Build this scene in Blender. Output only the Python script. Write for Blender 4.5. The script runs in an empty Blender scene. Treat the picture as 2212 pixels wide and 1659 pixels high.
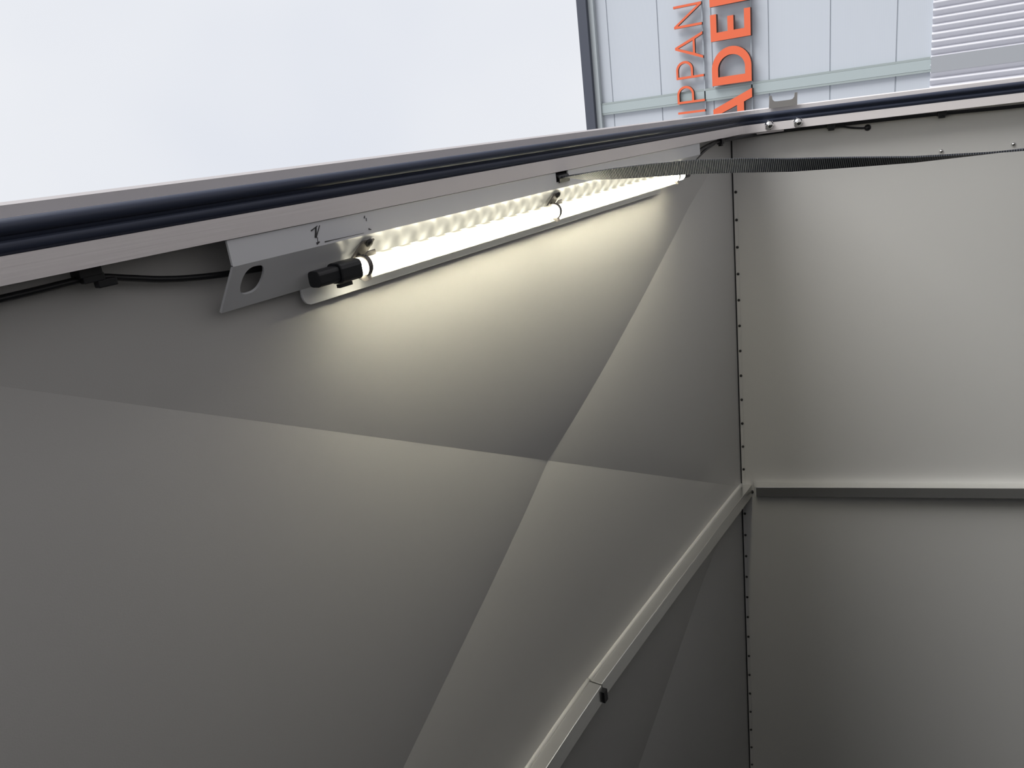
import bpy, math, random
from mathutils import Vector, Matrix

random.seed(7)
scene = bpy.context.scene
C = bpy.context.collection

# ------------------------------------------------------------------ camera
# world: X runs along the roof header towards the raked end wall, Y runs into
# the cargo box, Z is up.  The camera sits under the header of the open side.
H = 0.5            # roof height above the camera, metres
EYE = 1.75         # camera height above the yard
R = ((0.52783, -0.31612, 0.78841),
     (0.11668, 0.94644, 0.30125),
     (-0.84130, -0.06702, 0.53640))
cd = bpy.data.cameras.new('camera')
cam = bpy.data.objects.new('camera', cd)
C.objects.link(cam)
cd.sensor_fit = 'HORIZONTAL'
cd.sensor_width = 36.0
cd.lens = 36.0 * 1661.0 / 2212.0
cd.clip_start = 0.01
cd.clip_end = 300
m = Matrix(((R[0][0], -R[0][1], -R[0][2], 0),
            (R[1][0], -R[1][1], -R[1][2], 0),
            (R[2][0], -R[2][1], -R[2][2], EYE),
            (0, 0, 0, 1)))
cam.matrix_world = m
scene.camera = cam

# ------------------------------------------------------------------ exposure, sky, sun
vs = scene.view_settings
vs.view_transform = 'Standard'
vs.look = 'None'
vs.gamma = 1.0
vs.use_curve_mapping = False
vs.exposure = 0.0

world = bpy.data.worlds.new('overcast_sky')
scene.world = world
world.use_nodes = True
wn, wl = world.node_tree.nodes, world.node_tree.links
wn.clear()
wo = wn.new('ShaderNodeOutputWorld')
bg = wn.new('ShaderNodeBackground')
tc = wn.new('ShaderNodeTexCoord')
no = wn.new('ShaderNodeTexNoise')
no.inputs['Scale'].default_value = 2.2
no.inputs['Detail'].default_value = 3.0
no.inputs['Roughness'].default_value = 0.45
cr = wn.new('ShaderNodeValToRGB')
cr.color_ramp.elements[0].position = 0.30
cr.color_ramp.elements[0].color = (0.76, 0.79, 0.86, 1)
cr.color_ramp.elements[1].position = 0.72
cr.color_ramp.elements[1].color = (0.90, 0.91, 0.93, 1)
wl.new(tc.outputs['Generated'], no.inputs['Vector'])
wl.new(no.outputs['Fac'], cr.inputs['Fac'])
wl.new(cr.outputs['Color'], bg.inputs['Color'])
bg.inputs['Strength'].default_value = 1.0
wl.new(bg.outputs['Background'], wo.inputs['Surface'])

sd = bpy.data.lights.new('veiled_sun', 'SUN')
sd.energy = 3.6
sd.angle = math.radians(38)
sd.color = (1.0, 0.985, 0.96)
sun = bpy.data.objects.new('veiled_sun', sd)
C.objects.link(sun)
sun.rotation_euler = Vector((0.42, 0.81, -0.38)).to_track_quat('-Z', 'Y').to_euler()
sun.location = (-6, -9, 8)

LED_POWER = 51.0


# ------------------------------------------------------------------ materials
def mat(name, col, rough=0.5, metal=0.0, spec=0.5, noise=None, bump=None, coat=0.0):
    """procedural surface: base colour with a faint mottling and an optional fine bump"""
    mt = bpy.data.materials.new(name)
    mt.use_nodes = True
    n, l = mt.node_tree.nodes, mt.node_tree.links
    b = n['Principled BSDF']
    b.inputs['Base Color'].default_value = (*col, 1)
    b.inputs['Roughness'].default_value = rough
    b.inputs['Metallic'].default_value = metal
    b.inputs['Specular IOR Level'].default_value = spec
    b.inputs['Coat Weight'].default_value = coat
    t = n.new('ShaderNodeTexCoord')
    if noise:
        sc, amt = noise
        nt = n.new('ShaderNodeTexNoise')
        nt.inputs['Scale'].default_value = sc
        nt.inputs['Detail'].default_value = 4
        mp = n.new('ShaderNodeMapRange')
        mp.inputs['To Min'].default_value = 1 - amt
        mp.inputs['To Max'].default_value = 1 + amt
        vm = n.new('ShaderNodeVectorMath')
        vm.operation = 'SCALE'
        vm.inputs[0].default_value = col
        l.new(t.outputs['Object'], nt.inputs['Vector'])
        l.new(nt.outputs['Fac'], mp.inputs['Value'])
        l.new(mp.outputs['Result'], vm.inputs['Scale'])
        l.new(vm.outputs['Vector'], b.inputs['Base Color'])
    if bump:
        sc, st = bump[:2]
        nt = n.new('ShaderNodeTexNoise')
        nt.inputs['Scale'].default_value = sc
        nt.inputs['Detail'].default_value = 2
        bp = n.new('ShaderNodeBump')
        bp.inputs['Strength'].default_value = st
        bp.inputs['Distance'].default_value = 0.001
        if len(bump) > 2:
            mpn = n.new('ShaderNodeMapping')
            mpn.inputs['Scale'].default_value = bump[2]
            l.new(t.outputs['Object'], mpn.inputs['Vector'])
            l.new(mpn.outputs['Vector'], nt.inputs['Vector'])
        else:
            l.new(t.outputs['Object'], nt.inputs['Vector'])
        l.new(nt.outputs['Fac'], bp.inputs['Height'])
        l.new(bp.outputs['Normal'], b.inputs['Normal'])
    return mt


M = {}
M['sheet'] = mat('white_coated_sheet', (0.62, 0.617, 0.605), 0.38, noise=(3, 0.02), bump=(900, 0.05))
M['bracket'] = mat('grey_white_coated_bracket', (0.74, 0.755, 0.79), 0.24, noise=(20, 0.03))
M['alu'] = mat('brushed_aluminium_rail', (0.88, 0.84, 0.845), 0.38, metal=0.2, noise=(9, 0.06),
               bump=(60, 0.12, (0.15, 6, 6)))
M['lip'] = mat('painted_aluminium_lip', (0.68, 0.655, 0.67), 0.5, noise=(14, 0.08))
M['bar'] = mat('mill_finish_aluminium_bar', (0.90, 0.90, 0.88), 0.27, metal=0.9, noise=(12, 0.05))
M['rubber'] = mat('black_rubber', (0.034, 0.042, 0.070), 0.45, spec=0.35, bump=(140, 0.15, (0.3, 2, 2)))
M['plastic'] = mat('black_plastic', (0.010, 0.011, 0.014), 0.42)
M['gap'] = mat('dark_sealant', (0.015, 0.015, 0.018), 0.8)
M['web'] = None
M['steel'] = mat('bright_steel', (0.80, 0.80, 0.80), 0.16, metal=1.0)
M['darksteel'] = mat('dark_rivet_steel', (0.018, 0.018, 0.018), 0.45)
M['hook'] = mat('grey_steel_plate', (0.30, 0.29, 0.28), 0.45, metal=0.3)
M['clip'] = mat('spring_steel_clip', (0.13, 0.12, 0.112), 0.35, metal=0.4)
M['ink'] = mat('black_marker_ink', (0.05, 0.05, 0.055), 0.6)
M['skirt'] = mat('milky_tube_housing', (0.60, 0.60, 0.54), 0.4)
M['lining'] = mat('dark_unseen_walls', (0.035, 0.035, 0.038), 0.9, noise=(8, 0.1))  # unseen walls made dark to cut bounced light inside the box
M['floor'] = mat('grey_tray_floor', (0.035, 0.035, 0.036), 0.6, noise=(6, 0.1))
M['ground'] = mat('pale_concrete_yard', (0.41, 0.393, 0.388), 0.85, noise=(3, 0.15))
M['orange'] = mat('orange_sign_letter', (0.70, 0.128, 0.050), 0.45, noise=(2, 0.02))
M['lower_cover'] = mat('grey_lower_cover', (0.31, 0.325, 0.35), 0.5)
M['return'] = mat('dark_letter_return', (0.05, 0.022, 0.015), 0.5)
M['cover'] = mat('grey_green_joint_cover', (0.36, 0.415, 0.425), 0.45, noise=(2, 0.02))
M['cover_edge'] = mat('grey_green_cover_fold', (0.30, 0.345, 0.345), 0.5)
M['rooftrim'] = mat('dark_grey_roof_trim', (0.055, 0.062, 0.085), 0.45)
M['roofinner'] = mat('pale_grey_roof_gutter', (0.42, 0.46, 0.48), 0.5)
M['seam'] = mat('grey_panel_joint', (0.38, 0.415, 0.455), 0.6)


def webbing():
    mt = bpy.data.materials.new('ribbed_black_webbing')
    mt.use_nodes = True
    n, l = mt.node_tree.nodes, mt.node_tree.links
    b = n['Principled BSDF']
    b.inputs['Roughness'].default_value = 0.6
    uv = n.new('ShaderNodeUVMap')
    sep = n.new('ShaderNodeSeparateXYZ')
    mu = n.new('ShaderNodeMath'); mu.operation = 'MULTIPLY'; mu.inputs[1].default_value = 1.0
    sn = n.new('ShaderNodeMath'); sn.operation = 'SINE'
    mr = n.new('ShaderNodeMapRange')
    mr.inputs['From Min'].default_value = -1
    rp = n.new('ShaderNodeValToRGB')
    rp.color_ramp.elements[0].position = 0.25
    rp.color_ramp.elements[0].color = (0.010, 0.012, 0.017, 1)
    rp.color_ramp.elements[1].position = 0.9
    rp.color_ramp.elements[1].color = (0.040, 0.047, 0.066, 1)
    bp = n.new('ShaderNodeBump'); bp.inputs['Strength'].default_value = 0.8
    bp.inputs['Distance'].default_value = 0.0008
    l.new(uv.outputs['UV'], sep.inputs[0])
    l.new(sep.outputs['X'], mu.inputs[0])
    l.new(mu.outputs[0], sn.inputs[0])
    l.new(sn.outputs[0], mr.inputs['Value'])
    l.new(mr.outputs['Result'], rp.inputs['Fac'])
    l.new(rp.outputs['Color'], b.inputs['Base Color'])
    l.new(mr.outputs['Result'], bp.inputs['Height'])
    l.new(bp.outputs['Normal'], b.inputs['Normal'])
    return mt


M['web'] = webbing()

LED_X0, LED_X1, LED_N = 1.00, 2.44, 27


def led_material():
    """lit tube: bright chips at an even pitch behind a milky cover"""
    mt = bpy.data.materials.new('lit_led_tube')
    mt.use_nodes = True
    n, l = mt.node_tree.nodes, mt.node_tree.links
    n.clear()
    out = n.new('ShaderNodeOutputMaterial')
    em = n.new('ShaderNodeEmission')
    t = n.new('ShaderNodeTexCoord')
    s = n.new('ShaderNodeSeparateXYZ')
    pitch = (LED_X1 - LED_X0) * H / LED_N
    mu = n.new('ShaderNodeMath'); mu.operation = 'MULTIPLY'; mu.inputs[1].default_value = 2 * math.pi / pitch
    co = n.new('ShaderNodeMath'); co.operation = 'COSINE'
    mr = n.new('ShaderNodeMapRange'); mr.inputs['From Min'].default_value = -1
    mr.inputs['To Min'].default_value = 0.0
    pw = n.new('ShaderNodeMath'); pw.operation = 'POWER'; pw.inputs[1].default_value = 5.0
    ma = n.new('ShaderNodeMath'); ma.operation = 'MULTIPLY_ADD'
    ma.inputs[1].default_value = 2.4
    ma.inputs[2].default_value = 0.45
    st = n.new('ShaderNodeMath'); st.operation = 'MULTIPLY'; st.inputs[1].default_value = LED_POWER
    em.inputs['Color'].default_value = (1.0, 0.93, 0.70, 1)
    l.new(t.outputs['Object'], s.inputs[0])
    l.new(s.outputs['X'], mu.inputs[0])
    l.new(mu.outputs[0], co.inputs[0])
    l.new(co.outputs[0], mr.inputs['Value'])
    l.new(mr.outputs['Result'], pw.inputs[0])
    l.new(pw.outputs[0], ma.inputs[0])
    l.new(ma.outputs[0], st.inputs[0])
    # the chips face away from the bracket plate, so the cover is brightest on that side
    ge = n.new('ShaderNodeNewGeometry')
    dt = n.new('ShaderNodeVectorMath'); dt.operation = 'DOT_PRODUCT'
    dt.inputs[1].default_value = (0.0, 0.62, -0.78)
    dr = n.new('ShaderNodeMapRange')
    dr.inputs['From Min'].default_value = -0.5
    dr.inputs['From Max'].default_value = 0.6
    dr.inputs['To Min'].default_value = 0.0
    dr.inputs['To Max'].default_value = 1.0
    m2 = n.new('ShaderNodeMath'); m2.operation = 'MULTIPLY'
    l.new(ge.outputs['Normal'], dt.inputs[0])
    l.new(dt.outputs['Value'], dr.inputs['Value'])
    p2 = n.new('ShaderNodeMath'); p2.operation = 'POWER'; p2.inputs[1].default_value = 2.9
    a2 = n.new('ShaderNodeMath'); a2.operation = 'ADD'; a2.inputs[1].default_value = 0.03
    l.new(dr.outputs['Result'], p2.inputs[0])
    l.new(p2.outputs[0], a2.inputs[0])
    l.new(a2.outputs[0], m2.inputs[0])
    l.new(st.outputs[0], m2.inputs[1])
    l.new(m2.outputs[0], em.inputs['Strength'])
    l.new(em.outputs[0], out.inputs['Surface'])
    return mt


M['led'] = led_material()
M['bead'] = mat('glossy_white_highlight_bead', (0.85, 0.85, 0.83), 0.12, spec=0.8)


def panel_material():
    """pale cladding panels with fine level micro-ribs"""
    mt = bpy.data.materials.new('pale_micro_ribbed_cladding')
    mt.use_nodes = True
    n, l = mt.node_tree.nodes, mt.node_tree.links
    b = n['Principled BSDF']
    b.inputs['Roughness'].default_value = 0.45
    t = n.new('ShaderNodeTexCoord')
    s = n.new('ShaderNodeSeparateXYZ')
    mu = n.new('ShaderNodeMath'); mu.operation = 'MULTIPLY'; mu.inputs[1].default_value = 2 * math.pi / 0.026
    sn = n.new('ShaderNodeMath'); sn.operation = 'SINE'
    mr = n.new('ShaderNodeMapRange'); mr.inputs['From Min'].default_value = -1
    mr.inputs['To Min'].default_value = 0.975
    mr.inputs['To Max'].default_value = 1.0
    nt = n.new('ShaderNodeTexNoise'); nt.inputs['Scale'].default_value = 0.35
    nm = n.new('ShaderNodeMapRange'); nm.inputs['To Min'].default_value = 0.97; nm.inputs['To Max'].default_value = 1.03
    mm = n.new('ShaderNodeMath'); mm.operation = 'MULTIPLY'
    vm = n.new('ShaderNodeVectorMath'); vm.operation = 'SCALE'
    vm.inputs[0].default_value = (0.485, 0.520, 0.572)
    l.new(t.outputs['Object'], s.inputs[0])
    l.new(t.outputs['Object'], nt.inputs['Vector'])
    l.new(s.outputs['Z'], mu.inputs[0])
    l.new(mu.outputs[0], sn.inputs[0])
    l.new(sn.outputs[0], mr.inputs['Value'])
    l.new(nt.outputs['Fac'], nm.inputs['Value'])
    l.new(mr.outputs['Result'], mm.inputs[0])
    l.new(nm.outputs['Result'], mm.inputs[1])
    l.new(mm.outputs[0], vm.inputs['Scale'])
    l.new(vm.outputs['Vector'], b.inputs['Base Color'])
    return mt


M['panel'] = panel_material()
M['corr'] = mat('pale_corrugated_sheet', (0.60, 0.605, 0.655), 0.4, noise=(2, 0.02))


# ------------------------------------------------------------------ helpers
def P(x, y, z):
    """cargo box coordinates (units of the roof height, camera at 0) to metres"""
    return Vector((x * H, y * H, EYE + z * H))


def link(name, verts, faces, material, parent=None, smooth=False, bevel=0.0, loc=None):
    me = bpy.data.meshes.new(name)
    me.from_pydata([tuple(v) for v in verts], [], faces)
    me.validate()
    me.materials.append(material)
    if smooth:
        for p in me.polygons:
            p.use_smooth = True
    o = bpy.data.objects.new(name, me)
    C.objects.link(o)
    import bmesh
    bm = bmesh.new(); bm.from_mesh(me)
    bmesh.ops.recalc_face_normals(bm, faces=bm.faces)
    bm.to_mesh(me); bm.free()
    if bevel:
        md = o.modifiers.new('bevel', 'BEVEL')
        md.width = bevel; md.segments = 2; md.limit_method = 'ANGLE'
    if parent is not None:
        o.parent = parent
        o.matrix_parent_inverse = Matrix.Translation(-parent.location)
    return o


def tag(o, label=None, cat=None, group=None, kind=None):
    if label: o['label'] = label
    if cat: o['category'] = cat
    if group: o['group'] = group
    if kind: o['kind'] = kind
    return o


def empty(name, loc, label, cat, group=None, kind=None):
    o = bpy.data.objects.new(name, None)
    o.empty_display_size = 0.05
    C.objects.link(o)
    o.location = loc
    return tag(o, label, cat, group, kind)


def box(c, sx, sy, sz, ax=None):
    """box about a centre, along an optional frame of three unit axes"""
    ax = ax or (Vector((1, 0, 0)), Vector((0, 1, 0)), Vector((0, 0, 1)))
    c = Vector(c)
    vs_ = []
    for i in (-1, 1):
        for j in (-1, 1):
            for k in (-1, 1):
                vs_.append(c + ax[0] * (i * sx / 2) + ax[1] * (j * sy / 2) + ax[2] * (k * sz / 2))
    fs = [(0, 1, 3, 2), (4, 6, 7, 5), (0, 4, 5, 1), (2, 3, 7, 6), (0, 2, 6, 4), (1, 5, 7, 3)]
    return vs_, fs


def merge(parts):
    V, F = [], []
    for v, f in parts:
        n = len(V)
        V += list(v)
        F += [tuple(i + n for i in q) for q in f]
    return V, F


def rings(rs, cap=True, close=False):
    """loft a list of equal rings"""
    n = len(rs[0])
    V = [p for r in rs for p in r]
    F = []
    for i in range(len(rs) - 1):
        for j in range(n):
            F.append((i * n + j, i * n + (j + 1) % n, (i + 1) * n + (j + 1) % n, (i + 1) * n + j))
    if cap:
        F.append(tuple(range(n - 1, -1, -1)))
        F.append(tuple((len(rs) - 1) * n + j for j in range(n)))
    return V, F


def tube(pts, r, n=12, closed=False):
    """round tube through points (metres)"""
    pts = [Vector(p) for p in pts]
    rs = []
    up = Vector((0.1, 0.2, 1)).normalized()
    for i, p in enumerate(pts):
        a = pts[max(i - 1, 0)]; b = pts[min(i + 1, len(pts) - 1)]
        t = (b - a).normalized()
        u = (up - t * up.dot(t))
        if u.length < 1e-3:
            u = Vector((1, 0, 0)) - t * t.x
        u.normalize(); up = u
        w = t.cross(u)
        rr = r[i] if isinstance(r, (list, tuple)) else r
        rs.append([p + (u * math.cos(2 * math.pi * k / n) + w * math.sin(2 * math.pi * k / n)) * rr for k in range(n)])
    return rings(rs)


def spline(pts, k=8):
    """Catmull-Rom through points"""
    pts = [Vector(p) for p in pts]
    q = [pts[0] * 2 - pts[1]] + pts + [pts[-1] * 2 - pts[-2]]
    out = []
    for i in range(1, len(q) - 2):
        for s in range(k):
            t = s / k
            a, b, c, d = q[i - 1], q[i], q[i + 1], q[i + 2]
            out.append(0.5 * ((2 * b) + (c - a) * t + (2 * a - 5 * b + 4 * c - d) * t * t + (3 * b - a - 3 * c + d) * t ** 3))
    out.append(pts[-1])
    return out


# ------------------------------------------------------------------ box frame of reference
XW = 3.27                                 # ceiling line of the end wall
D = Vector((0.3018, 0.0, -0.9534)).normalized()     # down the raked end wall
N = Vector((-0.9534, 0.0, -0.3018)).normalized()    # out of the end wall into the box
XL = -2.93                                # far end of the box
YO, YB = 0.088, 4.95                      # open side, closed side
ROWS = (0.09, 1.675, 3.42, 4.95)
COLS = (XL, 0.17, XW)
ZF = -1.5                                 # tray floor


def wallp(y, s, off=0.0):
    """point of the end wall: y along it, s down it from the roof line, off into the box"""
    v = Vector((XW, y, 1.0)) + D * s + N * off
    return P(v.x, v.y, v.z)


def bow(t):
    """rise of a roof bow, t from -1 to 1 along its length"""
    return 0.047 * (1 - abs(t) ** 1.25)


# ------------------------------------------------------------------ ceiling, walls, floor
V, F = [], []
RIDGE, RLEN = 0.028, 0.24


def smooth01(t):
    t = max(0.0, min(1.0, t))
    return t * t * (3 - 2 * t)


def roof_z(x, y, x0, x1, y0, y1, ri):
    """height of the cross-broken roof sheet: a soft crown plus two creased ridges along the diagonals"""
    xm, ym = (x0 + x1) / 2, (y0 + y1) / 2
    hx, hy = (x1 - x0) / 2, (y1 - y0) / 2
    tx, ty = (x - xm) / hx, (y - ym) / hy
    up0 = 0.0 if ri == 0 else 1.0
    up1 = 0.0 if ri == 2 else 1.0
    g = up0 + (up1 - up0) * smooth01((ty + 1) / 2)
    z = bow(tx) * (g + (1 - max(up0, up1)) * 0)
    win = min(1.0, (1 - abs(tx)) * 3.5) * min(1.0, (1 - abs(ty)) * 3.5)
    ln = math.hypot(hx, hy)
    for sg in (1, -1):
        d = abs(tx * hx * hy - sg * ty * hy * hx) / ln      # distance from the diagonal
        z += RIDGE * math.exp(-d / RLEN) * math.sqrt(max(win, 0.0))
    return 1.0 + z


for ci in range(2):
    for ri in range(3):
        x0, x1 = COLS[ci], COLS[ci + 1]
        y0, y1 = ROWS[ri], ROWS[ri + 1]
        xm, ym = (x0 + x1) / 2, (y0 + y1) / 2
        cs = [(x0, y0), (x1, y0), (x1, y1), (x0, y1)]
        K = 48
        for q in range(4):                        # one facet between two half diagonals
            (ax_, ay_), (bx_, by_) = cs[q], cs[(q + 1) % 4]
            idx = {}
            for i in range(K + 1):
                u = (i / K) ** 1.3
                for j in range(i + 1 if i else 1):
                    w = j / i if i else 0
                    ex, ey = ax_ + (bx_ - ax_) * w, ay_ + (by_ - ay_) * w
                    x, y = xm + (ex - xm) * u, ym + (ey - ym) * u
                    idx[i, j] = len(V)
                    V.append(P(x, y, roof_z(x, y, x0, x1, y0, y1, ri)))
            for i in range(K):
                for j in range(i + 1):
                    F.append((idx[i, j], idx[i + 1, j], idx[i + 1, j + 1]))
                    if j < i:
                        F.append((idx[i, j], idx[i + 1, j + 1], idx[i, j + 1]))
# front strip between the header rail and the first facets
s = len(V)
V += [P(XL, 0.05, 1.0), P(XW, 0.05, 1.0), P(XW, 0.09, 1.0), P(XL, 0.09, 1.0)]
F.append((s, s + 1, s + 2, s + 3))
ceiling = link('ceiling', V, F, M['sheet'], smooth=True)
tag(ceiling, kind='structure')

v, f = [], []
SB = (1.0 - ZF) / 0.9534
we = link('wall_end', [wallp(0.07, -0.003), wallp(YB, -0.003), wallp(YB, SB), wallp(0.07, SB),
                       wallp(0.07, -0.02, -0.02), wallp(YB, -0.02, -0.02), wallp(YB, SB, -0.02), wallp(0.07, SB, -0.02)],
          [(0, 1, 2, 3), (4, 7, 6, 5), (0, 4, 5, 1), (2, 6, 7, 3), (1, 5, 6, 2), (0, 3, 7, 4)], M['sheet'])
tag(we, kind='structure')
XB = XW + 0.3018 * SB
v, f = box(P((XL + XB) / 2, YB + 0.02, (1 + ZF) / 2), (XB - XL + 0.1) * H, 0.03 * H, (1 - ZF + 0.02) * H)
tag(link('wall_back', v, f, M['lining']), kind='structure')
v, f = box(P(XL - 0.02, (YO + YB) / 2, (1 + ZF) / 2), 0.03 * H, (YB - YO + 0.05) * H, (1 - ZF + 0.02) * H)
tag(link('wall_rear', v, f, M['lining']), kind='structure')
v, f = box(P((XL + XB) / 2, (YB + 0.0) / 2, ZF - 0.03), (XB - XL + 0.1) * H, (YB + 0.1) * H, 0.06 * H)
tag(link('floor', v, f, M['floor']), kind='structure')
v, f = box(P((XL + XB) / 2, 0.045, (ZF - 0.32) / 2), (XB - XL + 0.1) * H, 0.08 * H, (-0.32 - ZF) * H)  # unseen sill, added to keep yard light off the deep ceiling
tag(link('wall_added_sill', v, f, M['hook']), kind='structure')
# roof outer skin, above the crowned ceiling
v, f = box(P((XL + XW) / 2 - 0.03, (0.03 + YB) / 2, 1.105), (XW - XL + 0.02) * H, (YB + 0.0) * H, 0.03 * H)
v2, f2 = box(P((XL + XW) / 2 - 0.03, YB, 1.05), (XW - XL + 0.02) * H, 0.03 * H, 0.1 * H)
v3, f3 = box(P(XL, (0.03 + YB) / 2, 1.05), 0.03 * H, YB * H, 0.1 * H)
v4, f4 = box(P(XW + 0.022, (0.03 + YB) / 2, 1.055), 0.03 * H, YB * H, 0.10 * H)
V, F = merge([(v, f), (v2, f2), (v3, f3), (v4, f4)])
tag(link('roof', V, F, M['lip']), kind='structure')

# ------------------------------------------------------------------ corner strip with its rivets
strip = empty('corner_strip', P(XW, 0.1, 1.0),
              'narrow white riveted strip along the joint of roof lining and end wall', 'trim')
v = [wallp(0.10, 0.003, 0.0), wallp(4.78, 0.003, 0.0), wallp(4.78, 0.017, 0.0), wallp(0.10, 0.017, 0.0),
     wallp(0.10, 0.003, 0.006), wallp(4.78, 0.003, 0.006), wallp(4.78, 0.017, 0.004), wallp(0.10, 0.017, 0.004)]
f = [(0, 1, 2, 3), (4, 7, 6, 5), (0, 4, 5, 1), (2, 6, 7, 3), (1, 5, 6, 2), (0, 3, 7, 4)]
link('strip', v, f, M['sheet'], strip)
v = [wallp(0.10, -0.002, 0.0005), wallp(4.78, -0.002, 0.0005), wallp(4.78, 0.0033, 0.0005), wallp(0.10, 0.0033, 0.0005),
     wallp(0.10, -0.002, 0.0068), wallp(4.78, -0.002, 0.0068), wallp(4.78, 0.0033, 0.0068), wallp(0.10, 0.0033, 0.0068)]
link('sealant_line', v, f, M['gap'], strip)['label'] = 'dark sealant line'


def dome(c, ax, r, hgt, n=12, k=4, base=0.0):
    """flat domed head on axis ax"""
    ax = Vector(ax).normalized()
    u = ax.orthogonal().normalized(); w = ax.cross(u)
    rs = []
    prof = [(r, 0.0), (r, base)] if base else [(r, 0.0)]
    for i in range(1, k + 1):
        a = math.pi / 2 * i / k
        prof.append((max(r * math.cos(a), r * 0.02), base + hgt * math.sin(a)))
    for rad, h_ in prof:
        rs.append([Vector(c) + ax * h_ + (u * math.cos(2 * math.pi * j / n) + w * math.sin(2 * math.pi * j / n)) * rad for j in range(n)])
    return rings(rs)


first = None
for k in range(28):
    y = 0.3168 + 0.1150 * k
    if 1.645 < y < 1.75:
        continue
    c = wallp(y, 0.0115, 0.0045)
    if first is None:
        v, f = dome(Vector((0, 0, 0)), N, 0.0062 * H, 0.0060 * H)
        first = link('rivet', v, f, M['darksteel'], None, smooth=True)
        first.parent = strip
        first.matrix_parent_inverse = Matrix.Translation(-strip.location)
        first.location = c
    else:
        o = first.copy(); C.objects.link(o); o.parent = strip
        o.matrix_parent_inverse = first.matrix_parent_inverse
        o.location = c

# two loose screws on the end wall beside the strap
for (y, s_, lab) in ((0.2375, 0.777, 'small bright screw head on end wall just above the strap'),
                     (0.2390, 1.022, 'small bright screw head on end wall lowest near the post, clear of the strap')):
    v, f = dome(wallp(y, s_, 0.0), N, 0.0078 * H, 0.0075 * H, n=14)
    tag(link('wall_screw', v, f, M['steel'], smooth=True), lab, 'screw', 'screws in the end wall')

# ------------------------------------------------------------------ roof beam and wall bar
beam = empty('roof_beam', P(XW, 1.66, 1.0), 'long bright aluminium roof bow crossing the lining to the end wall', 'beam')


def beam_seg(xa, xb, y0, y1, dz, name, joint=0.0):
    K = 24
    rs = []
    for k in range(K + 1):
        x = xa + (xb - xa) * k / K
        t = (x - (COLS[1] + XW) / 2) / ((XW - COLS[1]) / 2)
        z = 1.0 + bow(max(-1, min(1, t))) if x > COLS[1] else 1.0 + bow((x - (XL + COLS[1]) / 2) / ((COLS[1] - XL) / 2))
        rs.append([P(x, y0, z + 0.004), P(x, y0, z - dz), P(x, y1, z - dz), P(x, y1, z + 0.004)])
    v, f = rings(rs)
    sg_ = link(name, v, f, M['bar'], beam, bevel=0.0012)
    pts_ = [(q[0] + Vector((0, -0.0035 * H, -0.0045 * H))) for q in rs]
    v, f = tube(pts_, 0.0068 * H, n=12)  # bead added so the lamp draws a bright highlight line along the joint
    link('highlight_bead', v, f, M['bead'], sg_, smooth=True)['label'] = 'glossy white bead added to catch the lamp highlight'
    return sg_


beam_seg(1.765, XW + 0.012, 1.662, 1.722, 0.046, 'beam_length')
beam_seg(XL + 0.01, 1.757, 1.659, 1.722, 0.050, 'beam_length')
v, f = box(P(1.761, 1.700, 1.004), 0.022 * H, 0.040 * H, 0.034 * H)  # dark block stands in for the open slot between the beam lengths
link('joint_slot_block', v, f, M['plastic'], beam)['label'] = 'dark block standing in for the slot in the beam joint'
beam2 = empty('roof_beam', P(XW, 3.41, 1.0), 'second roof bow deeper inside, beyond the first', 'beam')
# deeper bow (outside the frame, but it closes the next row of panels)
rs = []
for k in range(25):
    x = COLS[1] + (XW - COLS[1]) * k / 24
    t = (x - (COLS[1] + XW) / 2) / ((XW - COLS[1]) / 2)
    z = 1.0 + bow(t)
    rs.append([P(x, 3.405, z + 0.004), P(x, 3.405, z - 0.046), P(x, 3.46, z - 0.046), P(x, 3.46, z + 0.004)])
v, f = rings(rs)
link('beam_length', v, f, M['bar'], beam2)

bar = empty('wall_bar', wallp(1.66, 0.05), 'square aluminium bar running down the end wall from the roof bow', 'bar')
for nm, s0, s1 in (('bar_body', 0.0625, SB - 0.02),):
    rs = []
    for s_ in (s0, s1):
        rs.append([wallp(1.651, s_, 0.0), wallp(1.651, s_, 0.050), wallp(1.7005, s_, 0.050), wallp(1.7005, s_, 0.0)])
    v, f = rings(rs)
    link(nm, v, f, M['bar'], bar, bevel=0.0012)
rs = []
for s_ in (0.0585, 0.0625):
    rs.append([wallp(1.650, s_, 0.0), wallp(1.650, s_, 0.051), wallp(1.7015, s_, 0.051), wallp(1.7015, s_, 0.0)])
v, f = rings(rs)
link('end_cap', v, f, M['sheet'], bar)['label'] = 'pale end cap of the bar'
v, f = dome(wallp(1.70, 0.045, 0.0), N, 0.010 * H, 0.010 * H, n=6)
link('bolt', v, f, M['darksteel'], bar)['label'] = 'dark bolt in the gap at the bar end'

# ------------------------------------------------------------------ door frame: header and post
RAD = 0.17
nz = Vector((0, 0, -1.0))
cz = 1.0 - RAD
# fillet centre at RAD from the ceiling plane and RAD from the end wall
# (x, z): z = cz ; (p - W0).N = RAD
cx = XW + (RAD - (cz - 1.0) * N.z) / N.x
CC = Vector((cx, 0, cz))
a0 = math.atan2(nz.x, -nz.z)
a1 = math.atan2(N.x, -N.z)
XPOST = 1.9


def stations(x_from, s_to, n_arc=10):
    """stations of the frame path; each maps (y, depth) to a point"""
    st = []

    def mk_h(x):
        return lambda y, dep: P(x, y, 1.0 - dep)

    def mk_a(a):
        nn = Vector((math.sin(a), 0, -math.cos(a)))
        return lambda y, dep: P(*(Vector((CC.x, y, CC.z)) - nn * (RAD - dep)))

    def mk_w(s):
        return lambda y, dep: wallp(y, s, dep)
    st.append(mk_h(x_from))
    for k in range(n_arc + 1):
        st.append(mk_a(a0 + (a1 - a0) * k / n_arc))
    st.append(mk_w(s_to))
    return st


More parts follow.
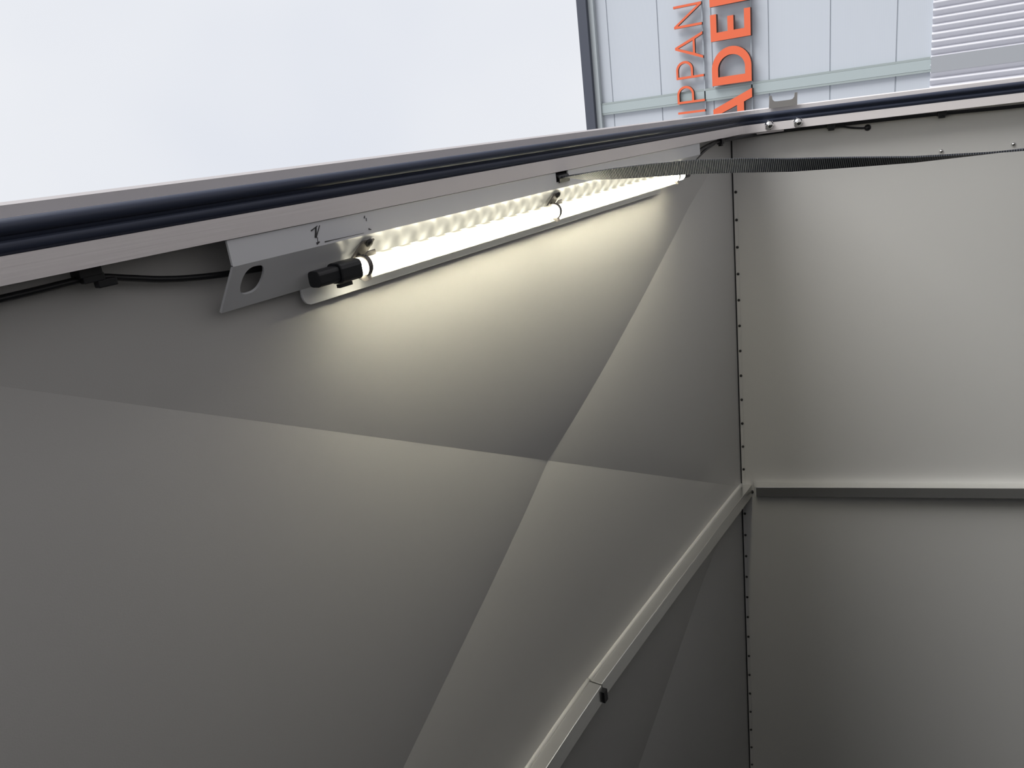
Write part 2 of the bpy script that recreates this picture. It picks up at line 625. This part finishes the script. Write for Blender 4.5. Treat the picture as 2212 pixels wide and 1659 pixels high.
def sweep(profile, st):
    return rings([[s_(y, dep) for (y, dep) in profile] for s_ in st])


frame = empty('door_frame', P(XW, 0.05, 1.0), 'aluminium door frame of the open side, header and post, sky and warehouse above it',
              'door frame')
ST = stations(XL, SB - 0.02)
v, f = sweep([(0.0565, 0.0), (0.0565, 0.066), (0.0875, 0.066), (0.0875, 0.060), (0.0600, 0.060), (0.0600, 0.0)], ST)
link('inner_rail', v, f, M['alu'], frame, smooth=False)['label'] = 'flat brushed aluminium rail'
v, f = sweep([(0.0, -0.03), (0.0, 0.040), (0.0035, 0.044), (0.020, 0.044), (0.020, 0.040), (0.0565, 0.040), (0.0565, -0.03)], ST)
link('outer_lip', v, f, M['lip'], frame)['label'] = 'grey outer lip of the frame'
# rubber seal: two bulbs on a strip


def bulb(cy, cdp, r, n=12):
    return [(cy + r * math.cos(2 * math.pi * k / n), cdp + r * math.sin(2 * math.pi * k / n)) for k in range(n)]


seal_st = stations(XL, SB - 0.02, 14)
v1 = sweep(bulb(0.0268, 0.063, 0.0098), seal_st)
v2 = sweep(bulb(0.0345, 0.056, 0.0100), seal_st)
v, f = merge([v1, v2])
link('outer_seal_bulb', v, f, M['rubber'], frame, smooth=True)['label'] = 'black rubber seal bulb nearest the outside'
v, f = sweep(bulb(0.0478, 0.0575, 0.0095), seal_st)
link('inner_seal_bulb', v, f, M['rubber'], frame, smooth=True)['label'] = 'black rubber seal bulb against the aluminium rail'
# corner joint of the rail: small plate and a ledge under it
v, f = rings([[wallp(0.0870, 0.03, 0.045), wallp(0.0870, 0.03, 0.050), wallp(0.097, 0.03, 0.050), wallp(0.097, 0.03, 0.045)],
              [wallp(0.0870, 0.20, 0.045), wallp(0.0870, 0.20, 0.050), wallp(0.095, 0.20, 0.050), wallp(0.095, 0.20, 0.045)]])
link('corner_plate', v, f, M['alu'], frame)
v, f = rings([[wallp(0.0562, 0.070, 0.065), wallp(0.0562, 0.070, 0.0668), wallp(0.0878, 0.070, 0.0668), wallp(0.0878, 0.070, 0.065)],
              [wallp(0.0562, 0.078, 0.065), wallp(0.0562, 0.078, 0.0668), wallp(0.0878, 0.078, 0.0668), wallp(0.0878, 0.078, 0.065)]])
link('weld_seam', v, f, M['bar'], frame)

# cap nuts on the post
for y, s_, in ((0.0654, 0.1438), (0.0676, 0.2504)):
    lab = 'domed steel cap nut on the post, nearer the frame corner' if s_ < 0.2 else 'domed steel cap nut on the post, lower of the pair'
    c = wallp(y, s_, 0.066)
    nut = empty('cap_nut', c, lab, 'nut', 'cap nuts on the door post')
    v, f = dome(c, N, 0.0185 * H, 0.001, n=6, k=1, base=0.012 * H)
    link('hex_base', v, f, M['steel'], nut)
    v, f = dome(c + N * 0.010 * H, N, 0.0172 * H, 0.017 * H, n=20, k=7)
    link('dome', v, f, M['steel'], nut, smooth=True)

# U shaped striker plate standing out of the post
out = [(0.004, 0.145), (-0.0425, 0.147), (-0.0425, 0.156), (-0.027, 0.159), (-0.0205, 0.166), (-0.0195, 0.176),
       (-0.0195, 0.224), (-0.0215, 0.233), (-0.029, 0.239), (-0.0435, 0.2405), (-0.0435, 0.2505), (0.004, 0.2495)]
a = [wallp(y, s_, 0.052) for y, s_ in out]
b = [wallp(y, s_, 0.060) for y, s_ in out]
v, f = rings([a, b])
tag(link('striker_plate', v, f, M['hook']), 'small grey U shaped steel plate sticking out of the door post', 'striker plate')

# ------------------------------------------------------------------ folded light bracket
brk = empty('light_bracket', P(0.71, 0.13, 0.94), 'long folded grey metal bracket under the header holding the tube light', 'bracket')
TH = 0.004


def holed_strip(x0, x1, pa, pb, hole=None, th=TH):
    """plate between the (y,z) points pa and pb, from x0 to x1, optionally with an elongated hole"""
    (ya, za), (yb, zb) = pa, pb
    ln = math.hypot(yb - ya, zb - za)
    ty, tz = (yb - ya) / ln, (zb - za) / ln
    ny, nz_ = -tz, ty
    if nz_ < 0:
        ny, nz_ = -ny, -nz_

    def pt(x, t, o):
        return P(x, ya + ty * t + ny * o, za + tz * t + nz_ * o)
    if not hole:
        if callable(x0):
            q = [(x0(0), 0), (x1(0), 0), (x1(ln), ln), (x0(ln), ln)]
        else:
            q = [(x0, 0), (x1, 0), (x1, ln), (x0, ln)]
        return rings([[pt(x, t, 0) for x, t in q], [pt(x, t, th) for x, t in q]])
    hx, ht, rx, rt = hole
    n = 32
    outer, inner = [], []
    xa, xb = x0(0), x1(0)
    for k in range(n):
        a_ = 2 * math.pi * (k + 0.5) / n
        ca, sa = math.cos(a_), math.sin(a_)
        e = 0.8
        inner.append((hx + rx * math.copysign(abs(ca) ** e, ca), ht + rt * math.copysign(abs(sa) ** e, sa)))
        # outer box hit
        sx = (xb - hx) / ca if ca > 0 else (xa - hx) / ca
        st_ = (ln - ht) / sa if sa > 0 else (0 - ht) / sa
        m_ = min(abs(sx), abs(st_))
        outer.append((hx + ca * m_, ht + sa * m_))
    # snap corners
    for cxr, ct in ((xa, 0), (xb, 0), (xb, ln), (xa, ln)):
        i = min(range(n), key=lambda q_: (outer[q_][0] - cxr) ** 2 + (outer[q_][1] - ct) ** 2)
        outer[i] = (cxr, ct)
    Vv, Fv = [], []
    for o_ in (0, th):
        for lst in (outer, inner):
            Vv += [pt(x, t, o_) for x, t in lst]
    for k in range(n):
        k2 = (k + 1) % n
        Fv.append((k, k2, n + k2, n + k))
        Fv.append((2 * n + k, 3 * n + k, 3 * n + k2, 2 * n + k2))
        Fv.append((n + k, n + k2, 3 * n + k2, 3 * n + k))
        Fv.append((k, 2 * n + k, 2 * n + k2, k2))
    return Vv, Fv


Z0 = 0.936
A_ = (0.0885, Z0 + 0.001)
B_ = (0.1262, Z0)
CC_ = (0.1955, 0.988)
D_ = (0.2243, 0.9885)
xa, xb = 0.709, 2.703
# flange against the header, with the strap slot cut out of its outer edge
SL0, SL1 = 1.672, 1.735
p = [holed_strip(xa, SL0, A_, B_),
     holed_strip(SL1, xb, A_, B_),
     holed_strip(SL0, SL1, (0.1110, Z0 + 0.0004), B_)]
# sloping plate: a holed end piece, then the long part
p.append(holed_strip(lambda t: xa, lambda t: 0.92, B_, CC_, hole=(0.753, 0.0350, 0.0205, 0.0265)))
p.append(holed_strip(lambda t: 0.92, lambda t: xb - 0.9 * t if t > 0.02 else xb, B_, CC_))
# lip along the lower edge with rounded ends
lipo = [(0.870, CC_[0]), (0.870, D_[0] - 0.016), (0.8725, D_[0] - 0.009), (0.877, D_[0] - 0.0035), (0.884, D_[0] - 0.0005), (0.892, D_[0]),
        (2.447, D_[0]), (2.452, D_[0] - 0.003), (2.4535, D_[0] - 0.008), (2.4535, CC_[0])]
p.append(rings([[P(x, y, 0.9882) for x, y in lipo], [P(x, y, 0.9922) for x, y in lipo]]))
V, F = merge(p)
link('folded_plate', V, F, M['bracket'], brk)
# marker pen outline left on the bracket
marks = [(0.868, 0.100, 0.883, 0.0945, 0.0018), (0.8745, 0.112, 0.8795, 0.0955, 0.0042), (0.8755, 0.112, 0.888, 0.0945, 0.0014),
         (0.877, 0.1205, 0.8785, 0.112, 0.0008),
         (0.874, 0.1215, 0.881, 0.1195, 0.004),
         (0.892, 0.1215, 0.912, 0.1214, 0.0018), (0.906, 0.1214, 0.985, 0.1222, 0.0009),
         (0.992, 0.0985, 0.994, 0.0945, 0.0016), (0.996, 0.104, 0.9968, 0.0985, 0.0007),
         (0.998, 0.1175, 1.004, 0.1195, 0.0028)]
parts = []
for x0_, y0_, x1_, y1_, w_ in marks:
    dv = Vector((x1_ - x0_, y1_ - y0_, 0)); dv.normalize()
    pv = Vector((-dv.y, dv.x, 0)) * w_ / 2
    q = [(x0_ + pv.x, y0_ + pv.y), (x1_ + pv.x * .4, y1_ + pv.y * .4), (x1_ - pv.x * .4, y1_ - pv.y * .4), (x0_ - pv.x, y0_ - pv.y)]
    parts.append(rings([[P(a_, b_, Z0 - 0.0006) for a_, b_ in q], [P(a_, b_, Z0 + 0.001) for a_, b_ in q]]))
V, F = merge(parts)
link('pen_marks', V, F, M['ink'], brk)['label'] = 'dark marker pen outline drawn on the bracket'

# ------------------------------------------------------------------ tube light
LY, LZ, LR = 0.1765, 0.9405, 0.0165
led = empty('tube_light', P(LED_X0, LY, LZ), 'lit white tube lamp clipped along the folded bracket', 'lamp')
# chips start at the tube's own origin so the pitch stays with the tube
n = 20
L0, L1 = 0.955, 2.515
rs = []
for x in (0, (L1 - L0) * H):
    rs.append([Vector((x, LR * H * math.cos(2 * math.pi * k / n), LR * H * math.sin(2 * math.pi * k / n))) for k in range(n)])
v, f = rings(rs)
o = link('glowing_tube', v, f, M['led'], None, smooth=True)
o.location = P(L0, LY, LZ)
o.parent = led
o.matrix_parent_inverse = Matrix.Translation(-led.location)
o['label'] = 'glowing white tube'
# slim housing rail along the tube's inner lower side
rs = []
for x in (1.005, 2.50):
    prof = [(0.1905, 0.9510), (0.2025, 0.9530), (0.2025, 0.9625), (0.1870, 0.9605)]
    rs.append([P(x, y, z) for y, z in prof])
v, f = rings(rs)
link('housing_rail', v, f, M['skirt'], led)


def cyl_x(xa_, xb_, ry, rz, n=16, y=LY, z=LZ, sq=1.0, y2=None):
    rs_ = []
    for x in (xa_, xb_):
        pr = []
        for k in range(n):
            a_ = 2 * math.pi * (k + 0.5) / n
            ca, sa = math.cos(a_), math.sin(a_)
            pr.append(P(x, y + ry * math.copysign(abs(ca) ** sq, ca), z + rz * math.copysign(abs(sa) ** sq, sa)))
        rs_.append(pr)
    return rings(rs_)


v, f = merge([cyl_x(0.905, 0.955, 0.0175, 0.0175, sq=0.55), ])
conn = link('connector', v, f, M['plastic'], led, bevel=0.001)
conn['label'] = 'black plug at the cable end of the tube'
v, f = cyl_x(0.858, 0.905, 0.0135, 0.0135, sq=0.5)
link('plug_boot', v, f, M['plastic'], conn, bevel=0.001)
v, f = box(P(0.925, LY + 0.022, LZ + 0.002), 0.03 * H, 0.006 * H, 0.008 * H)
link('latch', v, f, M['plastic'], conn)
v, f = cyl_x(2.515, 2.575, 0.0140, 0.0140, sq=0.6)
link('end_cap', v, f, M['plastic'], led, bevel=0.001)['label'] = 'black cap at the far end of the tube'

# plate direction of the bracket slope
tl = math.hypot(CC_[0] - B_[0], CC_[1] - B_[1])
TY, TZ = (CC_[0] - B_[0]) / tl, (CC_[1] - B_[1]) / tl     # down the slope
NY, NZ = TZ, -TY                                         # towards the tube


def clip(xc):
    """spring clip: screwed foot on the plate, open ring round the tube, flared tips"""
    ps = []
    # narrow closed band round the tube
    ring = []
    for k in range(25):
        ang = 2 * math.pi * k / 24
        c_, s_ = math.cos(ang), math.sin(ang)
        r0_, r1_ = LR + 0.0006, LR + 0.0026
        ring.append([P(xc - 0.007, LY + r0_ * c_, LZ + r0_ * s_), P(xc + 0.004, LY + r0_ * c_, LZ + r0_ * s_),
                     P(xc + 0.004, LY + r1_ * c_, LZ + r1_ * s_), P(xc - 0.007, LY + r1_ * c_, LZ + r1_ * s_)])
    ps.append(rings(ring, cap=False))
    # flared tips, one on each side of the tube
    for deg, out_, xo, hw in ((200, 178, 0.012, 0.017), (330, 2, -0.012, 0.016)):
        ang, ao = math.radians(deg), math.radians(out_)
        q0 = (LY + (LR + 0.0012) * math.cos(ang), LZ + (LR + 0.0012) * math.sin(ang))
        fl = 0.0075
        # hexagonal tab leaning out and towards the viewer side
        q1 = (q0[0] + fl * math.cos(ao), q0[1] - fl * 0.35)
        hexa = [(-hw, 0.0), (-hw * 0.55, -0.45), (hw * 0.55, -0.45), (hw, 0.0), (hw * 0.8, 1.0), (-hw * 0.3, 1.0)]
        a_r, b_r = [], []
        for hx_, t_ in hexa:
            y_, z_ = q0[0] + (q1[0] - q0[0]) * t_, q0[1] + (q1[1] - q0[1]) * t_
            a_r.append(P(xc + xo + hx_, y_, z_))
            b_r.append(P(xc + xo + hx_, y_ + 0.0012, z_ - 0.0010))
        ps.append(rings([a_r, b_r]))
    V_, F_ = merge(ps)
    r_ = link('mounting_clip', V_, F_, M['clip'], led)
    # foot on the plate up to the screw
    f0 = (B_[0] + TY * 0.010 + NY * 0.002, B_[1] + TZ * 0.010 + NZ * 0.002)
    f1 = (LY - NY * LR * 1.02 - TY * 0.002, LZ - NZ * LR * 1.02 - TZ * 0.002)
    q = [[P(xc + 0.006, *f0), P(xc + 0.036, *f0), P(xc + 0.036, f0[0] + NY * 0.003, f0[1] + NZ * 0.003), P(xc + 0.006, f0[0] + NY * 0.003, f0[1] + NZ * 0.003)],
         [P(xc - 0.022, *f1), P(xc + 0.012, *f1), P(xc + 0.012, f1[0] + NY * 0.004, f1[1] + NZ * 0.004), P(xc - 0.022, f1[0] + NY * 0.004, f1[1] + NZ * 0.004)]]
    v_, f_ = rings(q)
    link('foot', v_, f_, M['clip'], r_)
    sc = P(xc + 0.022, f0[0] + NY * 0.003 + TY * 0.004, f0[1] + NZ * 0.003 + TZ * 0.004)
    v_, f_ = dome(sc, Vector((0, NY, NZ)), 0.0085 * H, 0.007 * H, n=16)
    link('screw', v_, f_, M['darksteel'], r_, smooth=True)


for xc in (0.975, 1.655, 2.462):
    clip(xc)

# ------------------------------------------------------------------ strap


def strap_frame(z):
    """centre and width direction of the strap at height z (roof units)"""
    keys = [(0.945, 1.700, 0.100, 2, 0.040), (0.925, 1.705, 0.1030, 8, 0.036), (0.885, 1.705, 0.1050, 26, 0.033),
            (0.80, 1.704, 0.1045, 52, 0.0315), (0.70, 1.702, 0.1040, 70, 0.031), (0.60, 1.700, 0.1048, 78, 0.031), (0.50, 1.700, 0.1100, 74, 0.031),
            (0.40, 1.700, 0.1175, 60, 0.031), (0.30, 1.700, 0.1210, 44, 0.031), (0.17, 1.700, 0.1262, 22, 0.031), (0.05, 1.70, 0.1255, 6, 0.031),
            (-0.1, 1.70, 0.122, -8, 0.031), (-0.4, 1.70, 0.12, -20, 0.031), (-0.8, 1.70, 0.12, -10, 0.031)]
    for i in range(len(keys) - 1):
        a_, b_ = keys[i], keys[i + 1]
        if a_[0] >= z >= b_[0]:
            t = (a_[0] - z) / (a_[0] - b_[0])
            return [a_[j] + (b_[j] - a_[j]) * t for j in range(1, 5)]
    return keys[0][1:] if z > keys[0][0] else keys[-1][1:]


NS = 880
V, F, UVV = [], [], []
for i in range(NS + 1):
    z = 0.944 - (0.944 + 0.78) * i / NS
    x, y, an, w = strap_frame(z)
    a_ = math.radians(an)
    wd = Vector((math.cos(a_), math.sin(a_), 0)) * w / 2
    nd = Vector((-math.sin(a_), math.cos(a_), 0)) * 0.0016
    c = Vector((x, y, z))
    for q in (c - wd - nd, c + wd - nd, c + wd + nd, c - wd + nd):
        V.append(P(*q))
for i in range(NS):
    for j in range(4):
        F.append((i * 4 + j, i * 4 + (j + 1) % 4, (i + 1) * 4 + (j + 1) % 4, (i + 1) * 4 + j))
F.append((3, 2, 1, 0))
F.append(tuple(NS * 4 + j for j in range(4)))
me = bpy.data.meshes.new('webbing_strap')
me.from_pydata([tuple(v) for v in V], [], F)
uvl = me.uv_layers.new(name='UVMap')
for lp in me.loops:
    row = lp.vertex_index // 4
    uvl.data[lp.index].uv = (row / NS * 440 * 2 * math.pi, (lp.vertex_index % 4) / 4)
me.materials.append(M['web'])
strap = bpy.data.objects.new('webbing', me)
stp = empty('pull_strap', P(1.70, 0.10, 0.94), 'ribbed black webbing pull strap hanging from the slot in the bracket', 'strap')
C.objects.link(strap)
strap.parent = stp
strap.matrix_parent_inverse = Matrix.Translation(-stp.location)
# folded loop of the strap through the slot
lp = [(0.093, 0.958), (0.092, 0.943), (0.096, 0.931), (0.104, 0.928), (0.1105, 0.931), (0.1125, 0.940), (0.110, 0.958)]
rs = []
for i, (y, z) in enumerate(lp):
    w = 0.050 if i < 5 else 0.046
    xo = 1.700 + (0.006 if i > 3 else 0)
    rs.append([P(xo - w / 2, y, z), P(xo + w / 2, y, z), P(xo + w / 2, y + 0.0028, z + 0.0015), P(xo - w / 2, y + 0.0028, z + 0.0015)])
v, f = rings(rs)
link('slot_loop', v, f, M['plastic'], stp)['label'] = 'dark folded loop through the slot'

# ------------------------------------------------------------------ cables
cab = empty('power_cable', P(0.4, 0.105, 0.975), 'black cable clipped under the header and running into the left end of the bracket', 'cable')
pts = [(-1.4, 0.105, 0.978), (0.2, 0.1055, 0.978), (0.42, 0.1052, 0.977), (0.51, 0.1030, 0.976), (0.537, 0.1045, 0.977), (0.58, 0.1150, 0.982), (0.63, 0.1270, 0.985), (0.68, 0.1350, 0.985),
       (0.735, 0.1400, 0.976), (0.80, 0.143, 0.965), (0.90, 0.144, 0.966)]
v, f = tube(spline([P(*q) for q in pts], 8), 0.0046 * H)
link('cable_run', v, f, M['plastic'], cab, smooth=True)
tie = empty('cable_clip', P(0.53, 0.10, 0.98), 'black cable clip under the header at the far left', 'cable clip', 'black cable clips')
v, f = merge([box(P(0.522, 0.0945, 0.9745), 0.030 * H, 0.013 * H, 0.022 * H),
              box(P(0.5245, 0.1035, 0.969), 0.028 * H, 0.010 * H, 0.010 * H)])
link('base', v, f, M['plastic'], tie, bevel=0.0006)
v, f = box(P(0.541, 0.1125, 0.971), 0.026 * H, 0.010 * H, 0.012 * H)
link('tie_head', v, f, M['plastic'], tie, bevel=0.0008)

# loom beyond the bracket, round the corner and down the post
loom = empty('cable_loom', wallp(0.093, 0.1, 0.02), 'thick black cable loom tucked behind the door post rail', 'cable')


def wq(y, s, off):
    v_ = Vector((XW, y, 1.0)) + D * s + N * off
    return (v_.x, v_.y, v_.z)


pts = [(2.50, 0.135, 0.965), (2.74, 0.118, 0.962), (2.88, 0.104, 0.962), (3.02, 0.0995, 0.964), wq(0.0975, 0.11, 0.032), wq(0.0950, 0.26, 0.022), wq(0.0965, 0.42, 0.022),
       wq(0.0975, 0.69, 0.022), wq(0.1035, 1.05, 0.022), wq(0.104, 1.6, 0.022), wq(0.104, 2.4, 0.022)]
v, f = tube(spline([P(*q) for q in pts], 10), [0.0052 * H] * 10 + [0.0065 * H] * 91)
link('loom_run', v, f, M['plastic'], loom, smooth=True)
pts = [(2.95, 0.104, 0.966), (2.83, 0.120, 0.962), (2.72, 0.144, 0.963), (2.62, 0.158, 0.966), (2.565, 0.1765, 0.9405)]
v, f = tube(spline([P(*q) for q in pts], 8), 0.0050 * H)
tag(link('lamp_lead', v, f, M['plastic'], smooth=True), 'thin black lead curving from the loom to the far end of the tube light', 'cable')
pts = [wq(0.099, 0.37, 0.02), wq(0.105, 0.42, 0.014), wq(0.113, 0.455, 0.010), wq(0.1185, 0.49, 0.008), wq(0.1195, 0.512, 0.006)]
v, f = tube(spline([P(*q) for q in pts], 6), 0.0036 * H)
wl_ = empty('wire_end', wallp(0.119, 0.51, 0.0), 'short black wire branching from the loom into a round grommet on the end wall', 'wire')
link('wire', v, f, M['plastic'], wl_, smooth=True)
v, f = dome(wallp(0.1195, 0.513, 0.0), N, 0.0125 * H, 0.012 * H, n=18)
link('grommet', v, f, M['plastic'], wl_, smooth=True)
for y, s_, lab in ((0.101, 0.02, 'black cable clip on the loom just above the frame corner'),
                   (0.100, 0.378, 'black cable clip on the loom where the short wire branches off'),
                   (0.100, 0.768, 'black cable clip lowest on the loom, beside the door post')):
    if s_ < 0.1:
        ctr = P(3.02, 0.1005, 0.964)
        axs = None
    else:
        ctr = wallp(y - 0.003, s_, 0.022)
        axs = (D, Vector((0, 1, 0)), N)
    t_ = empty('cable_clip', ctr, lab, 'cable clip', 'black cable clips')
    v, f = box(ctr, 0.030 * H, 0.020 * H, 0.020 * H, axs)
    link('base', v, f, M['plastic'], t_, bevel=0.0006)
    v, f = box(ctr + Vector((0, 0.0125 * H, 0)), 0.022 * H, 0.010 * H, 0.012 * H, axs)
    link('tie_head', v, f, M['plastic'], t_, bevel=0.0006)

# ------------------------------------------------------------------ outside: yard, warehouse, sign
v, f = [(-60, -60, 0), (60, -60, 0), (60, 60, 0), (-60, 60, 0)], [(0, 1, 2, 3)]
g = link('ground', v, f, M['ground'])
tag(g, kind='structure')

DX = 15.0
ZT = EYE + 7.24
bld = empty('warehouse', (DX, 0, 0), 'pale panelled warehouse wall with dark roof edge behind the door frame', 'building')
seams = [EYE + s_ * DX for s_ in (0.4622, 0.3938, 0.3257, 0.2580, 0.1897, 0.1216, 0.0556, -0.012, -0.08)]
BY0, BY1 = -14.0, 6.0
zs = [ZT] + seams + [0.0]
for i in range(len(zs) - 1):
    hi, lo = zs[i], zs[i + 1]
    if hi - lo < 0.02:
        continue
    v, f = box((DX + 0.05, (BY0 + BY1) / 2, (hi + lo) / 2), 0.10, BY1 - BY0, hi - lo - 0.020)
    link('wall_panel', v, f, M['panel'], bld, bevel=0.004)
v, f = box((DX + 0.062, (BY0 + BY1) / 2, ZT / 2), 0.10, BY1 - BY0, ZT - 0.02)
link('backing', v, f, M['seam'], bld)['label'] = 'grey joints between the panels'
v, f = box((DX - 0.02, (BY0 + BY1) / 2, ZT + 0.135), 0.35, BY1 - BY0, 0.20)
link('roof_edge', v, f, M['rooftrim'], bld)['label'] = 'dark grey roof edge'
v, f = box((DX + 0.01, (BY0 + BY1) / 2, ZT - 0.01), 0.22, BY1 - BY0, 0.12)
link('edge_flashing', v, f, M['roofinner'], bld)['label'] = 'pale grey flashing under the roof edge'
for zz in (EYE + 5.035, EYE + 4.165):
    v, f = box((DX - 0.045, -1.5, zz), 0.03, 7.0, 0.022)
    link('sign_rail', v, f, M['seam'], bld)
# corrugated skirt in front of the lower wall
zc = EYE + 1.315
V, F = [], []
pitch = 0.1150
nseg = int((BY1 + 10.0) / pitch)
row = []
y = -10.0
for k in range(nseg):
    for dy, dx in ((0.0, -0.070), (0.10, -0.068), (0.62, -0.006), (0.68, 0.0), (0.94, -0.066)):
        row.append((DX - 0.012 + dx, y + (k + dy) * pitch))
nr = len(row)
for zz in (zc, 0.15):
    V += [(x_, y_, zz) for x_, y_ in row]
for k in range(nr - 1):
    F.append((k, k + 1, nr + k + 1, nr + k))
# top closing edge
V += [(DX + 0.01, y_, zc) for x_, y_ in row]
for k in range(nr - 1):
    F.append((k, k + 1, 2 * nr + k + 1, 2 * nr + k))
link('corrugated_skirt', V, F, M['corr'], bld)['label'] = 'pale corrugated sheet over the lower wall'
v, f = box((DX - 0.05, -0.345, (zc - 0.008 + 0.2) / 2), 0.09, 0.24, zc - 0.008 - 0.2)
link('lower_cover', v, f, M['lower_cover'], bld)['label'] = 'grey cover strip over the corrugated sheet'
# vertical joint cover
v, f = box((DX - 0.02, -0.355, (ZT + 0.2) / 2), 0.08, 0.155, ZT - 0.2)
link('joint_cover', v, f, M['cover'], bld)['label'] = 'grey green vertical cover strip'
parts = [box((DX - 0.03, yy, (ZT + 0.2) / 2), 0.055, 0.035, ZT - 0.2) for yy in (-0.452, -0.258)]
v, f = merge(parts)
link('cover_folds', v, f, M['cover_edge'], bld)


# sign letters: outlines in (u to the right as read, v up)
def arc(cx_, cy_, rx, ry, a_, b_, n_=14):
    return [(cx_ + rx * math.cos(math.radians(a_ + (b_ - a_) * k / n_)), cy_ + ry * math.sin(math.radians(a_ + (b_ - a_) * k / n_))) for k in range(n_ + 1)]


def letter(name, outer, hole, u0, zb, depth, label, group):
    """extruded letter from an outline and an optional counter, facing the yard"""
    import bmesh
    cu = bpy.data.curves.new(name, 'CURVE')
    cu.dimensions = '2D'
    cu.fill_mode = 'BOTH'
    for poly in ([outer] if not hole else [outer, hole]):
        sp = cu.splines.new('POLY')
        sp.points.add(len(poly) - 1)
        for i_, (a_, b_) in enumerate(poly):
            sp.points[i_].co = (a_, b_, 0, 1)
        sp.use_cyclic_u = True
    cu.extrude = depth / 2
    tmp = bpy.data.objects.new('tmp', cu)
    C.objects.link(tmp)
    me_ = bpy.data.meshes.new_from_object(tmp)
    bpy.data.objects.remove(tmp)
    me_.name = name
    me_.materials.clear()
    me_.materials.append(M['orange'])
    me_.materials.append(M['return'])
    for pg in me_.polygons:
        pg.material_index = 0 if abs(pg.normal.z) > 0.5 else 1
    o_ = bpy.data.objects.new(name, me_)
    C.objects.link(o_)
    # local x -> -Y world, local y -> Z, local z -> -X
    k_ = (DX - 0.065 - depth) / DX
    for vv in me_.vertices:
        vv.co.x *= k_; vv.co.y *= k_
    o_.matrix_world = Matrix(((0, 0, -1, DX - 0.065 - depth / 2), (-1, 0, 0, -u0 * k_), (0, 1, 0, EYE + zb * k_), (0, 0, 0, 1)))
    tag(o_, label, 'sign letter', group)
    return o_


G1, G2 = 'thin orange letters of the upper sign line', 'bold orange letters of the lower sign line'
hT, wT = 0.532, 0.040          # thin letters
b1 = 5.063


def glyph_I():
    return [(0, 0), (wT, 0), (wT, hT), (0, hT)], None


def glyph_P():
    o_ = [(0, 0), (wT, 0), (wT, 0.205)] + [(0.16, 0.205)] + arc(0.16, 0.3685, 0.155, 0.1635, -90, 90) + [(0, 0.532)]
    i_ = [(wT, 0.245)] + [(0.155, 0.245)] + arc(0.155, 0.3685, 0.118, 0.1235, -90, 90) + [(wT, 0.492)]
    return o_, i_


def glyph_A():
    W = 0.455
    m_ = W / 2
    o_ = [(0, 0), (0.043, 0), (0.108, 0.150), (W - 0.108, 0.150), (W - 0.043, 0), (W, 0), (m_ + 0.022, hT), (m_ - 0.022, hT)]
    i_ = [(0.124, 0.188), (m_, 0.474), (W - 0.124, 0.188)]
    return o_, i_


def glyph_N():
    W = 0.385
    return [(0, 0), (wT, 0), (wT, 0.462), (W - 0.036, 0), (W, 0), (W, hT), (W - wT, hT), (W - wT, 0.072), (0.038, hT), (0, hT)], None


for nm, gl, u0, lab in (('I', glyph_I, 0.072, 'thin orange sign letter I, lowest in view at the door frame'),
                        ('P', glyph_P, 0.258, 'thin orange sign letter P crossed by the grey vertical cover, next to the I'),
                        ('P', glyph_P, 0.696, 'thin orange sign letter P standing next to the thin A'),
                        ('A', glyph_A, 1.014, 'thin orange sign letter A between the P and the N'),
                        ('N', glyph_N, 1.585, 'thin orange sign letter N at the upper picture edge')):
    o_, i_ = gl()
    letter('sign_letter', o_, i_, u0, b1, 0.055, lab, G1)

hB, wB = 0.725, 0.140
b2 = 4.183


def bold_A():
    W = 0.76
    m_ = W / 2
    o_ = [(0, 0), (0.155, 0), (0.215, 0.150), (W - 0.215, 0.150), (W - 0.155, 0), (W, 0), (m_ + 0.085, hB), (m_ - 0.085, hB)]
    i_ = [(0.262, 0.278), (m_, 0.585), (W - 0.262, 0.278)]
    return o_, i_


def bold_D():
    o_ = [(0, 0), (0.27, 0)] + arc(0.27, hB / 2, 0.370, hB / 2, -90, 90, 24) + [(0, hB)]
    i_ = [(wB, 0.115), (0.265, 0.115)] + arc(0.265, hB / 2, 0.238, hB / 2 - 0.115, -90, 90, 24) + [(wB, hB - 0.115)]
    return o_, i_


def bold_E():
    return [(0, 0), (0.458, 0), (0.458, 0.112), (wB, 0.112), (wB, 0.302), (0.385, 0.302), (0.385, 0.412), (wB, 0.412),
            (wB, hB - 0.112), (0.450, hB - 0.112), (0.450, hB), (0, hB)], None


def bold_R():
    o_ = [(0, 0), (wB, 0), (wB, 0.235), (0.24, 0.235), (0.40, 0), (0.57, 0), (0.385, 0.27)] + arc(0.30, 0.485, 0.235, 0.24, -55, 90, 16) + [(0, hB)]
    i_ = [(wB, 0.345), (0.28, 0.345)] + arc(0.28, 0.4775, 0.118, 0.1325, -90, 90, 14) + [(wB, 0.61)]
    return o_, i_


for nm, gl, u0, lab in (('A', bold_A, -0.385, 'bold orange sign letter A half hidden by the door frame'),
                        ('D', bold_D, 0.495, 'bold orange sign letter D between the A and the E'),
                        ('E', bold_E, 1.257, 'bold orange sign letter E fully in view below the N'),
                        ('R', bold_R, 1.838, 'bold orange sign letter cut off by the upper picture edge')):
    o_, i_ = gl()
    letter('sign_letter', o_, i_, u0, b2, 0.10, lab, G2)
